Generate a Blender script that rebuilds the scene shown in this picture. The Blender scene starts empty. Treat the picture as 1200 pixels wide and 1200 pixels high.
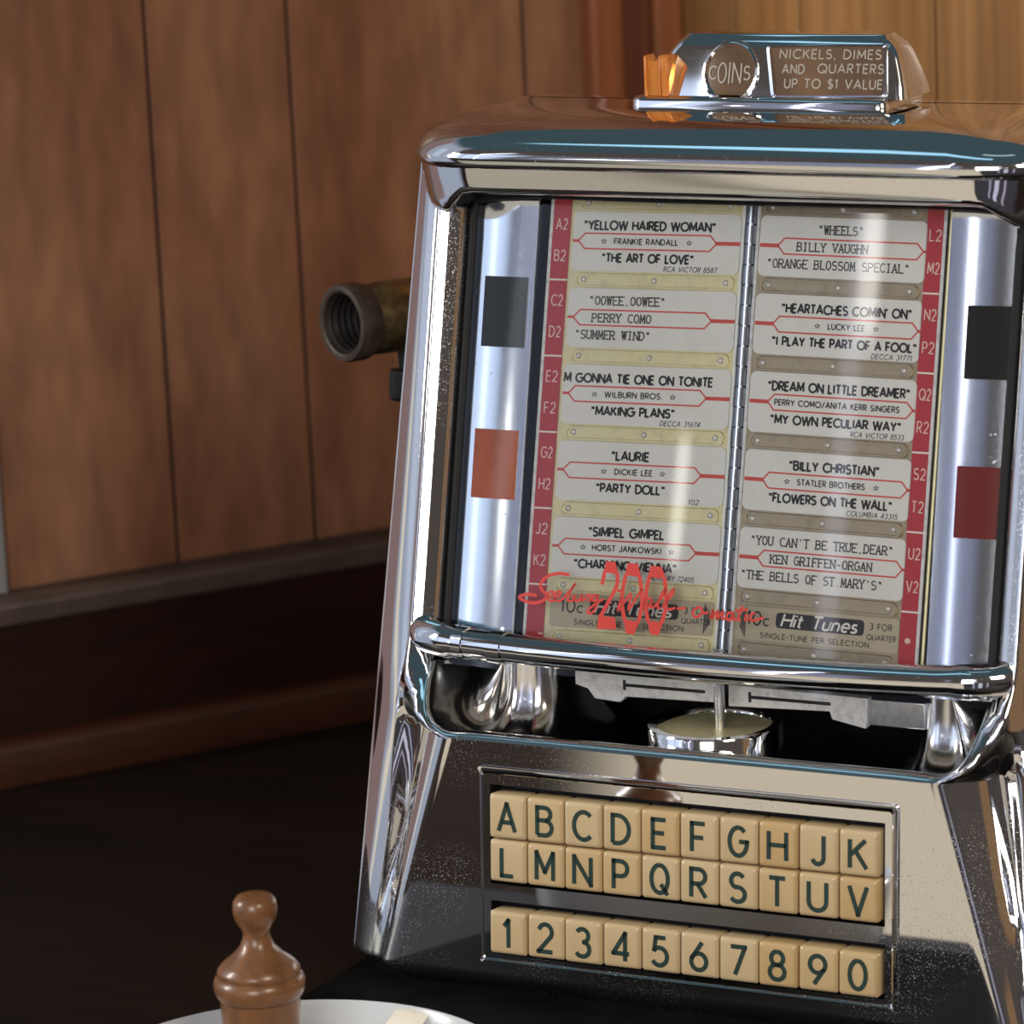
import bpy, math, random
from mathutils import Vector, Matrix
random.seed(7)
MM = 0.001
scene = bpy.context.scene
COL = scene.collection
PI = math.pi

# ------------------------------------------------------------------ camera
cam_d = bpy.data.cameras.new('camera')
cam = bpy.data.objects.new('camera', cam_d)
COL.objects.link(cam)
RT = Vector((0.88703958, 0.45942838, -0.04567659))
UP = Vector((-0.05824485, 0.20949766, 0.97607288))
FW = Vector((-0.45800472, 0.86315485, -0.21259206))
m = Matrix((RT, UP, -FW)).transposed().to_4x4()
m.translation = Vector((0.69599, -1.43458, 0.53818))
cam.matrix_world = m
cam_d.sensor_width = 36
cam_d.lens = 36 * 4937.83 / 1200
cam_d.clip_start = 0.05
cam_d.dof.use_dof = True
cam_d.dof.focus_distance = 1.69
cam_d.dof.aperture_fstop = 13
scene.camera = cam

# ------------------------------------------------------------------ exposure
scene.view_settings.view_transform = 'Standard'
scene.view_settings.look = 'None'
scene.view_settings.exposure = 0.0
scene.view_settings.gamma = 1
scene.view_settings.use_curve_mapping = False

# ------------------------------------------------------------------ world: the rest of the diner around the table
world = bpy.data.worlds.new('diner_surroundings')
scene.world = world
world.use_nodes = True
wn, wl = world.node_tree.nodes, world.node_tree.links
wn.clear()
w_out = wn.new('ShaderNodeOutputWorld'); w_bg = wn.new('ShaderNodeBackground')
wl.new(w_bg.outputs[0], w_out.inputs[0])
tc = wn.new('ShaderNodeTexCoord'); sx = wn.new('ShaderNodeSeparateXYZ')
wl.new(tc.outputs['Generated'], sx.inputs[0])
def wmath(op, a, b=None, c=None):
    n = wn.new('ShaderNodeMath'); n.operation = op
    for i, v in enumerate((a, b, c)):
        if v is None: continue
        if isinstance(v, (int, float)): n.inputs[i].default_value = v
        else: wl.new(v, n.inputs[i])
    return n.outputs[0]
az = wmath('MULTIPLY', wmath('ARCTAN2', sx.outputs[0], wmath('MULTIPLY', sx.outputs[1], -1)), 180 / PI)
el = wmath('MULTIPLY', wmath('ARCSINE', sx.outputs[2]), 180 / PI)
def smooth(v, a, b):
    n = wn.new('ShaderNodeMapRange'); n.interpolation_type = 'SMOOTHSTEP'; n.clamp = True
    wl.new(v, n.inputs['Value']); n.inputs['From Min'].default_value = a; n.inputs['From Max'].default_value = b
    n.inputs['To Min'].default_value = 0; n.inputs['To Max'].default_value = 1
    return n.outputs[0]
def rect(a0, a1, e0, e1, s):
    f1 = wmath('MULTIPLY', smooth(az, a0 - s, a0 + s), smooth(az, a1 + s, a1 - s))
    f2 = wmath('MULTIPLY', smooth(el, e0 - s, e0 + s), smooth(el, e1 + s, e1 - s))
    return wmath('MULTIPLY', f1, f2)
def wmix(f, a, b):
    n = wn.new('ShaderNodeMix'); n.data_type = 'RGBA'
    wl.new(f, n.inputs[0])
    for i, v in ((6, a), (7, b)):
        if isinstance(v, tuple): n.inputs[i].default_value = (*v, 1)
        else: wl.new(v, n.inputs[i])
    return n.outputs[2]
cur = wmix(smooth(el, -14, 6), (.020, .013, .010), (.075, .062, .055))          # dark floor, dim brown room
cur = wmix(smooth(el, 38, 48), cur, (.045, .075, .088))                           # grey-green ceiling
PATCHES = [
    # az0, az1, el0, el1, softness, colour
    (-26.0, 2, -45, -3, .8, (.60, .52, .40)),      # cream seat and floor in front of the table
    (-26.0, 2, -3, 5, 1, (.50, .44, .35)),
    (-50, -26.5, -48, -13, 1.2, (.40, .36, .28)),
    (2, 45, -45, 6, 2, (.045, .042, .048)),        # dark band added for the right flank to mirror
    (18, 20, -26, 5, .7, (.34, .33, .42)), (24, 28, -28, 5, .8, (.55, .54, .66)), (33, 35, -30, 5, .7, (.40, .34, .42)),  # lilac stripes added only for their reflections in the right flank
    (72, 110, -30, 20, 3, (.22, .13, .07)),        # wood booth on the right
    (-125, -58, -28, 45, 4, (.34, .38, .47)),      # daylight through the big left window
    (-125, -97.5, -20, 45, 2, (.23, .155, .15)),
    (-94, -90, -14, 2, 1.5, (.75, .68, .55)),
    (-86, -74, 0, 34, 1.5, (.50, .56, .70)),
    (-60, -31, 2, 26, 1.5, (.74, .86, 1.12)),      # windows ahead
    (-46, -45, 2, 26, .6, (.16, .16, .17)),
    (-36.0, -35.2, 0, 34, .3, (2.6, 2.9, 3.3)),  # thin bright strip added to draw a streak in the mirror column
    (-29, -12, 5, 25, 2, (.22, .23, .31)),
    (-27.25, -26.65, 12.2, 13.9, .22, (14, 13.5, 12)),  # small lamps across the room
    (-20.0, -19.1, -2, 36, .3, (3.2, 3.3, 4.2)),  # another added strip, for a pale streak on the glass
    (-19.5, -18.6, 16.2, 18.1, .3, (16, 15.5, 15)),
    (2, 22, 8, 30, 2, (.45, .46, .52)),
    (46, 60, 24, 42, 2, (1.5, 1.35, 1.1)),          # warm bright patch at the right front
    (-70, 10, 60, 65, 1.2, (.45, .85, 1.1)),       # ceiling strip light
    (-20, 60, 74, 78, 1.2, (.4, .55, .6)),
]
for a0, a1, e0, e1, s, c in PATCHES:
    cur = wmix(rect(a0, a1, e0, e1, s), cur, c)
wl.new(cur, w_bg.inputs[0]); w_bg.inputs[1].default_value = 1.0

def area(name, loc, target, sx_, sy_, power, color):
    d = bpy.data.lights.new(name, 'AREA'); d.shape = 'RECTANGLE'; d.size = sx_; d.size_y = sy_
    d.energy = power; d.color = color
    o = bpy.data.objects.new(name, d); COL.objects.link(o); o.location = loc
    o.rotation_euler = (Vector(target) - Vector(loc)).to_track_quat('-Z', 'Y').to_euler()
    return o
area('window_light_left', (-1.3, -.72, .72), (0, 0, .18), .2, .55, 13, (1.0, .95, .84))
area('warm_fill_right', (1.5, -1.2, 1.25), (-.2, .3, .2), .6, .6, 16, (1.0, .88, .70))  # warm light added out of view at right to lift the pages
area('fill_light_front', (.42, -2.1, .75), (0, .1, .2), .8, .8, 17, (1.0, .96, .90))  # unseen fill added behind the camera to brighten the pages

# ------------------------------------------------------------------ materials
def mat(name, col, rough=.5, metal=0., spec=.5, noise=None, bump=None, coat=0., trans=0., emis=None, alpha=1.):
    """noise=(scale, colour2, lo, hi, stretch) ; bump=(scale, strength)"""
    mt = bpy.data.materials.new(name); mt.use_nodes = True
    nt = mt.node_tree; b = nt.nodes['Principled BSDF']
    b.inputs['Base Color'].default_value = (*col, 1); b.inputs['Roughness'].default_value = rough
    b.inputs['Metallic'].default_value = metal; b.inputs['Specular IOR Level'].default_value = spec
    b.inputs['Coat Weight'].default_value = coat; b.inputs['Coat Roughness'].default_value = .08
    b.inputs['Transmission Weight'].default_value = trans
    if noise or bump:
        t = nt.nodes.new('ShaderNodeTexCoord')
    if noise:
        sc, c2, lo, hi, st = noise
        mp = nt.nodes.new('ShaderNodeMapping'); mp.inputs['Scale'].default_value = st
        nt.links.new(t.outputs['Object'], mp.inputs[0])
        nz = nt.nodes.new('ShaderNodeTexNoise'); nz.inputs['Scale'].default_value = sc; nz.inputs['Detail'].default_value = 6
        nz.inputs['Roughness'].default_value = .6
        nt.links.new(mp.outputs[0], nz.inputs[0])
        mr = nt.nodes.new('ShaderNodeMapRange'); mr.inputs['From Min'].default_value = lo; mr.inputs['From Max'].default_value = hi
        nt.links.new(nz.outputs[0], mr.inputs[0])
        mx = nt.nodes.new('ShaderNodeMix'); mx.data_type = 'RGBA'
        nt.links.new(mr.outputs[0], mx.inputs[0])
        mx.inputs[6].default_value = (*col, 1); mx.inputs[7].default_value = (*c2, 1)
        nt.links.new(mx.outputs[2], b.inputs['Base Color'])
    if bump:
        nz = nt.nodes.new('ShaderNodeTexNoise'); nz.inputs['Scale'].default_value = bump[0]; nz.inputs['Detail'].default_value = 3
        nt.links.new(t.outputs['Object'], nz.inputs[0])
        bp = nt.nodes.new('ShaderNodeBump'); bp.inputs['Strength'].default_value = bump[1]; bp.inputs['Distance'].default_value = .001
        nt.links.new(nz.outputs[0], bp.inputs['Height']); nt.links.new(bp.outputs[0], b.inputs['Normal'])
    return mt

def chrome_mat(name, col, rough, pit_lo=.72, pit_hi=.80, pit_scale=900., pit_col=(.25, .24, .24), pit_rough=.45, zone=(60, .42, .62)):
    """polished chrome with fine corrosion pits gathered in worn zones"""
    mt = bpy.data.materials.new(name); mt.use_nodes = True
    nt = mt.node_tree; b = nt.nodes['Principled BSDF']; L = nt.links
    b.inputs['Metallic'].default_value = 1
    t = nt.nodes.new('ShaderNodeTexCoord')
    v = nt.nodes.new('ShaderNodeTexNoise'); v.inputs['Scale'].default_value = pit_scale; v.inputs['Detail'].default_value = 1
    z = nt.nodes.new('ShaderNodeTexNoise'); z.inputs['Scale'].default_value = zone[0] * .3; z.inputs['Detail'].default_value = 2
    L.new(t.outputs['Object'], v.inputs[0]); L.new(t.outputs['Object'], z.inputs[0])
    mr = nt.nodes.new('ShaderNodeMapRange'); mr.inputs['From Min'].default_value = pit_lo; mr.inputs['From Max'].default_value = pit_hi
    L.new(v.outputs[0], mr.inputs[0])
    zr = nt.nodes.new('ShaderNodeMapRange'); zr.inputs['From Min'].default_value = zone[1]; zr.inputs['From Max'].default_value = zone[2]
    L.new(z.outputs[0], zr.inputs[0])
    mu = nt.nodes.new('ShaderNodeMath'); mu.operation = 'MULTIPLY'; L.new(mr.outputs[0], mu.inputs[0]); L.new(zr.outputs[0], mu.inputs[1])
    mx = nt.nodes.new('ShaderNodeMix'); mx.data_type = 'RGBA'; L.new(mu.outputs[0], mx.inputs[0])
    mx.inputs[6].default_value = (*col, 1); mx.inputs[7].default_value = (*pit_col, 1)
    L.new(mx.outputs[2], b.inputs['Base Color'])
    rr = nt.nodes.new('ShaderNodeMapRange'); L.new(mu.outputs[0], rr.inputs[0])
    rr.inputs['To Min'].default_value = rough; rr.inputs['To Max'].default_value = pit_rough
    L.new(rr.outputs[0], b.inputs['Roughness'])
    return mt

def wood_mat(name, c1, c2, c3, scale=9., stretch=(1, 1, .07), rough=.35, coat=.3, spec=.5, obj_random=0.):
    mt = bpy.data.materials.new(name); mt.use_nodes = True
    nt = mt.node_tree; b = nt.nodes['Principled BSDF']; L = nt.links
    b.inputs['Roughness'].default_value = rough; b.inputs['Coat Weight'].default_value = coat
    b.inputs['Coat Roughness'].default_value = .12; b.inputs['Specular IOR Level'].default_value = spec
    t = nt.nodes.new('ShaderNodeTexCoord'); mp = nt.nodes.new('ShaderNodeMapping'); mp.inputs['Scale'].default_value = stretch
    L.new(t.outputs['Object'], mp.inputs[0])
    n1 = nt.nodes.new('ShaderNodeTexNoise'); n1.inputs['Scale'].default_value = scale; n1.inputs['Detail'].default_value = 5
    n1.inputs['Distortion'].default_value = .6
    n2 = nt.nodes.new('ShaderNodeTexNoise'); n2.inputs['Scale'].default_value = scale * 9; n2.inputs['Detail'].default_value = 6
    L.new(mp.outputs[0], n1.inputs[0]); L.new(mp.outputs[0], n2.inputs[0])
    r = nt.nodes.new('ShaderNodeValToRGB'); e = r.color_ramp.elements
    e[0].position = .3; e[0].color = (*c1, 1); e[1].position = .72; e[1].color = (*c3, 1)
    k = r.color_ramp.elements.new(.5); k.color = (*c2, 1)
    L.new(n1.outputs[0], r.inputs[0])
    mr = nt.nodes.new('ShaderNodeMapRange'); mr.inputs['From Min'].default_value = .35; mr.inputs['From Max'].default_value = .65
    mr.inputs['To Min'].default_value = .78; mr.inputs['To Max'].default_value = 1.12
    L.new(n2.outputs[0], mr.inputs[0])
    mx = nt.nodes.new('ShaderNodeMix'); mx.data_type = 'RGBA'; mx.blend_type = 'MULTIPLY'; mx.inputs[0].default_value = 1
    L.new(r.outputs[0], mx.inputs[6]); L.new(mr.outputs[0], mx.inputs[7])
    L.new(mx.outputs[2], b.inputs['Base Color'])
    return mt

def glass_mat(name, tint=(1, 1, 1), rough=.0, ior=1.45):
    mt = bpy.data.materials.new(name); mt.use_nodes = True
    nt = mt.node_tree; nt.nodes.clear(); L = nt.links
    o = nt.nodes.new('ShaderNodeOutputMaterial'); mx = nt.nodes.new('ShaderNodeMixShader'); fr = nt.nodes.new('ShaderNodeFresnel')
    tr = nt.nodes.new('ShaderNodeBsdfTransparent'); gl = nt.nodes.new('ShaderNodeBsdfGlossy')
    tr.inputs[0].default_value = (*tint, 1); gl.inputs['Roughness'].default_value = rough; fr.inputs[0].default_value = ior
    L.new(fr.outputs[0], mx.inputs[0]); L.new(tr.outputs[0], mx.inputs[1]); L.new(gl.outputs[0], mx.inputs[2]); L.new(mx.outputs[0], o.inputs[0])
    return mt

CHROME = chrome_mat('chrome', (.86, .86, .87), .07)
CHROME_P = chrome_mat('pitted_chrome', (.84, .84, .85), .03, .63, .71, 1900., (.55, .54, .55), .55, (60, .42, .64))
CHROME_T = chrome_mat('tray_chrome', (.86, .86, .87), .15)
CHROME_CAP = chrome_mat('cap_chrome', (.86, .87, .89), .05)
STEEL = mat('brushed_steel', (.62, .63, .66), .32, 1.0, noise=(260, (.45, .46, .5), .4, .7, (1, 1, 1)))
PLATED = mat('dull_plated_steel', (.80, .80, .81), .42, .4, noise=(300, (.5, .5, .5), .45, .75, (1, 1, 1)))
EDGE = mat('pale_edging', (.86, .90, .90), .4)
HINGE = mat('hinge_steel', (.34, .38, .46), .28, .9)
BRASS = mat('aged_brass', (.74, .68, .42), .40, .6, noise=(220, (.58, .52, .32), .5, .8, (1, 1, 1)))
BRASS_SHADED = mat('shaded_brass', (.46, .38, .27), .36, .75, noise=(220, (.34, .28, .2), .5, .8, (1, 1, 1)))  # same aged brass; the right page's weaker light is put into its colour
BLACK = mat('black_enamel', (.008, .008, .01), .35)
RUBBER = mat('black_rubber', (.010, .010, .011), .5, spec=.15)
PAPER = mat('title_paper', (.81, .81, .80), .65, noise=(60, (.75, .745, .72), .5, .8, (1, 1, 1)))
INK = mat('black_ink', (.035, .035, .04), .7)
INK_G = mat('typewriter_ink', (.06, .06, .06), .8, noise=(900, (.28, .275, .26), .48, .75, (1, 1, 1)))
RED = mat('red_ink', (.68, .09, .08), .6)
INDEX = mat('index_red', (.48, .035, .05), .4)
PINK = mat('index_lettering', (.86, .62, .58), .6)
WHITE = mat('white_mark', (.85, .82, .78), .6)
DECAL = mat('decal_red', (.52, .028, .018), .5)
MIRROR = chrome_mat('mirror_column', (.80, .84, .93), .10, .70, .80, 700., (.6, .62, .68), .4)
DARKWIN = mat('dark_smoked_plastic', (.020, .020, .016), .2, spec=.1)
AMBERWIN = mat('orange_plastic', (.60, .13, .02), .25, spec=.2, noise=(40, (.42, .09, .02), .35, .7, (3, 3, .2)))
REDWIN = mat('dark_red_plastic', (.20, .02, .012), .2, spec=.3)
AMBER = mat('amber_lucite', (.92, .36, .06), .06, coat=.4, trans=.6)
COINWIN = mat('brown_window_plastic', (.085, .052, .036), .3, spec=.25, noise=(25, (.15, .09, .05), .4, .65, (1, 1, 1)))
COINTXT = mat('frosted_lettering', (.36, .325, .28), .6)
GLASS = glass_mat('window_glass', (.97, .98, .97))
GOLDTXT = mat('price_card', (.50, .44, .33), .5)
SOCKBRASS = mat('tarnished_brass', (.34, .25, .11), .36, .9, noise=(70, (.10, .075, .045), .38, .62, (1, 1, 1)))
SOCKDARK = mat('dark_collar', (.030, .021, .016), .45, .0, .2, noise=(120, (.06, .042, .03), .4, .7, (1, 1, 1)))
SOCKIN = mat('socket_lining', (.016, .013, .012), .55, spec=.2)
MILLWOOD = wood_mat('turned_wood', (.155, .062, .022), (.20, .085, .032), (.25, .11, .045), 18, (1, 1, .25), .35, .35)
CERAMIC = mat('white_glaze', (.60, .62, .66), .18, coat=.4)
PACKET = mat('cream_paper', (.82, .76, .66), .7)
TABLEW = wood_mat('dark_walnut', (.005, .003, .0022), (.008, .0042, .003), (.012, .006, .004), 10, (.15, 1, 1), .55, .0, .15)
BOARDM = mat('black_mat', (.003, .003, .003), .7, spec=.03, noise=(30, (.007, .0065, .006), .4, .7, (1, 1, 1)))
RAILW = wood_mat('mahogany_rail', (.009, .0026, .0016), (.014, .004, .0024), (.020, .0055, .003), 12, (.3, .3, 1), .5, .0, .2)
LEDGEW = mat('mottled_ledge', (.060, .040, .032), .55, noise=(40, (.035, .022, .017), .4, .7, (1, 1, 1)))  # grey-brown ledge colour, mottled darker
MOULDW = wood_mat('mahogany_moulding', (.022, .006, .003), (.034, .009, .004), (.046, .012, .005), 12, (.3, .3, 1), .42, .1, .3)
PANEL = wood_mat('panel_wood', (.15, .058, .031), (.22, .096, .054), (.30, .148, .087), 9, (1, 1, .3), .36, .2)
OAK = wood_mat('oak_panel', (.27, .125, .040), (.34, .165, .056), (.41, .21, .08), 12, (1, 1, .06), .42, .15)
POSTW = wood_mat('corner_post_wood', (.24, .075, .028), (.32, .11, .045), (.40, .15, .065), 14, (1, 1, .05), .35, .35)
POSTD = wood_mat('dark_post_wood', (.10, .03, .016), (.14, .045, .025), (.18, .06, .035), 14, (1, 1, .05), .35, .3)
GROOVE = mat('groove_shadow_gap', (.02, .01, .008), .8)
JAMB = mat('pale_jamb', (.20, .20, .21), .6)

# ------------------------------------------------------------------ mesh helpers (millimetres in, metres out)
class MB:
    def __init__(s): s.v = []; s.f = []; s.mi = []
    def add(s, vs, fs, mi=0):
        o = len(s.v); s.v += [tuple(v) for v in vs]
        for f in fs: s.f.append([i + o for i in f]); s.mi.append(mi)
        return s
    def box(s, x0, x1, y0, y1, z0, z1, mi=0, fn=None):
        vs = [(x, y, z) for z in (z0, z1) for y in (y0, y1) for x in (x0, x1)]
        if fn: vs = [fn(*v) for v in vs]
        return s.add(vs, [(0, 2, 3, 1), (4, 5, 7, 6), (0, 1, 5, 4), (2, 6, 7, 3), (0, 4, 6, 2), (1, 3, 7, 5)], mi)
    def loft(s, rings, closed=True, cap0=False, cap1=False, mi=0):
        n = len(rings[0]); vs = [v for r in rings for v in r]; fs = []
        for k in range(len(rings) - 1):
            for i in range(n if closed else n - 1):
                j = (i + 1) % n
                fs.append((k * n + i, k * n + j, (k + 1) * n + j, (k + 1) * n + i))
        if cap0: fs.append(tuple(range(n - 1, -1, -1)))
        if cap1: fs.append(tuple((len(rings) - 1) * n + i for i in range(n)))
        return s.add(vs, fs, mi)
    def tube(s, pts, rad, n=16, mi=0, caps=True):
        P = [Vector(p) for p in pts]; R = rad if isinstance(rad, (list, tuple)) else [rad] * len(P)
        rings = []; up = None
        for i, p in enumerate(P):
            t = (P[min(i + 1, len(P) - 1)] - P[max(i - 1, 0)]).normalized()
            if up is None:
                up = Vector((0, 0, 1)) if abs(t.z) < .9 else Vector((1, 0, 0))
            a = (up - t * up.dot(t)).normalized(); b = t.cross(a); up = a
            rings.append([tuple(p + a * R[i] * math.cos(2 * PI * k / n) + b * R[i] * math.sin(2 * PI * k / n)) for k in range(n)])
        return s.loft(rings, True, caps, caps, mi)
    def lathe(s, prof, org, ax=(0, 0, 1), n=40, mi=0, cap0=False, cap1=False):
        """prof: (radius, distance along the axis)"""
        A = Vector(ax).normalized(); O = Vector(org)
        u = A.cross(Vector((0, 0, 1)) if abs(A.z) < .9 else Vector((1, 0, 0))).normalized(); w = A.cross(u)
        rings = [[tuple(O + A * h + (u * math.cos(2 * PI * k / n) + w * math.sin(2 * PI * k / n)) * r) for k in range(n)] for r, h in prof]
        return s.loft(rings, True, cap0, cap1, mi)
    def prism(s, poly, f0, f1, mi=0):
        n = len(poly); vs = [f0(a, b) for a, b in poly] + [f1(a, b) for a, b in poly]
        fs = [tuple(range(n)), tuple(range(2 * n - 1, n - 1, -1))] + [(i, i + n, (i + 1) % n + n, (i + 1) % n) for i in range(n)]
        return s.add(vs, fs, mi)
    def build(s, name, mats, parent=None, smooth=40, bevel=0, seg=2, org=(0, 0, 0), subsurf=0):
        me = bpy.data.meshes.new(name)
        me.from_pydata([((x - org[0]) * MM, (y - org[1]) * MM, (z - org[2]) * MM) for x, y, z in s.v], [], s.f)
        for mt in (mats if isinstance(mats, (list, tuple)) else [mats]): me.materials.append(mt)
        me.polygons.foreach_set('material_index', s.mi); me.update()
        import bmesh
        b = bmesh.new(); b.from_mesh(me); bmesh.ops.recalc_face_normals(b, faces=b.faces); b.to_mesh(me); b.free()
        if smooth:
            me.polygons.foreach_set('use_smooth', [True] * len(me.polygons))
            me.set_sharp_from_angle(angle=math.radians(smooth))
        o = bpy.data.objects.new(name, me); COL.objects.link(o)
        o.location = [c * MM for c in org]
        if parent is not None: put_under(o, parent)
        if bevel:
            md = o.modifiers.new('bevel', 'BEVEL'); md.width = bevel * MM; md.segments = seg; md.limit_method = 'ANGLE'; md.angle_limit = math.radians(35)
        if subsurf:
            md = o.modifiers.new('subsurf', 'SUBSURF'); md.levels = subsurf; md.render_levels = subsurf
        return o
def world_loc(o):
    l = Vector(o.location)
    while o.parent: o = o.parent; l += Vector(o.location)
    return l
def put_under(o, parent):
    o.location = Vector(o.location) - world_loc(parent); o.parent = parent
def thing(name, label, cat, loc, group=None):
    o = bpy.data.objects.new(name, None); COL.objects.link(o); o.location = [c * MM for c in loc]
    o.empty_display_size = .02
    return tag(o, label, cat, group)
def tag(o, label, cat, group=None):
    o['label'] = label; o['category'] = cat
    if group: o['group'] = group
    return o
def struct(o): o['kind'] = 'structure'; return o
def rrect(x0, x1, y0, y1, r, n=5):
    out = []
    for cx, cy, a in ((x1 - r, y1 - r, 0), (x0 + r, y1 - r, 90), (x0 + r, y0 + r, 180), (x1 - r, y0 + r, 270)):
        for k in range(n + 1):
            t = math.radians(a + 90 * k / n); out.append((cx + r * math.cos(t), cy + r * math.sin(t)))
    return out
def sstep(a, b, x):
    t = max(0, min(1, (x - a) / (b - a))); return t * t * (3 - 2 * t)
def lerp(a, b, t): return a + (b - a) * t
def interp(tab, x):
    if x <= tab[0][0]: return tab[0][1]
    for (x0, y0), (x1, y1) in zip(tab, tab[1:]):
        if x <= x1: return lerp(y0, y1, (x - x0) / (x1 - x0))
    return tab[-1][1]
def catmull(P, n):
    P = [Vector(p) for p in P]; out = []
    for i in range(len(P) - 1):
        p0 = P[max(i - 1, 0)]; p1 = P[i]; p2 = P[i + 1]; p3 = P[min(i + 2, len(P) - 1)]
        for k in range(n):
            t = k / n
            out.append(.5 * ((2 * p1) + (p2 - p0) * t + (2 * p0 - 5 * p1 + 4 * p2 - p3) * t * t + (3 * p1 - p0 - 3 * p2 + p3) * t ** 3))
    return out + [P[-1]]

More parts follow.
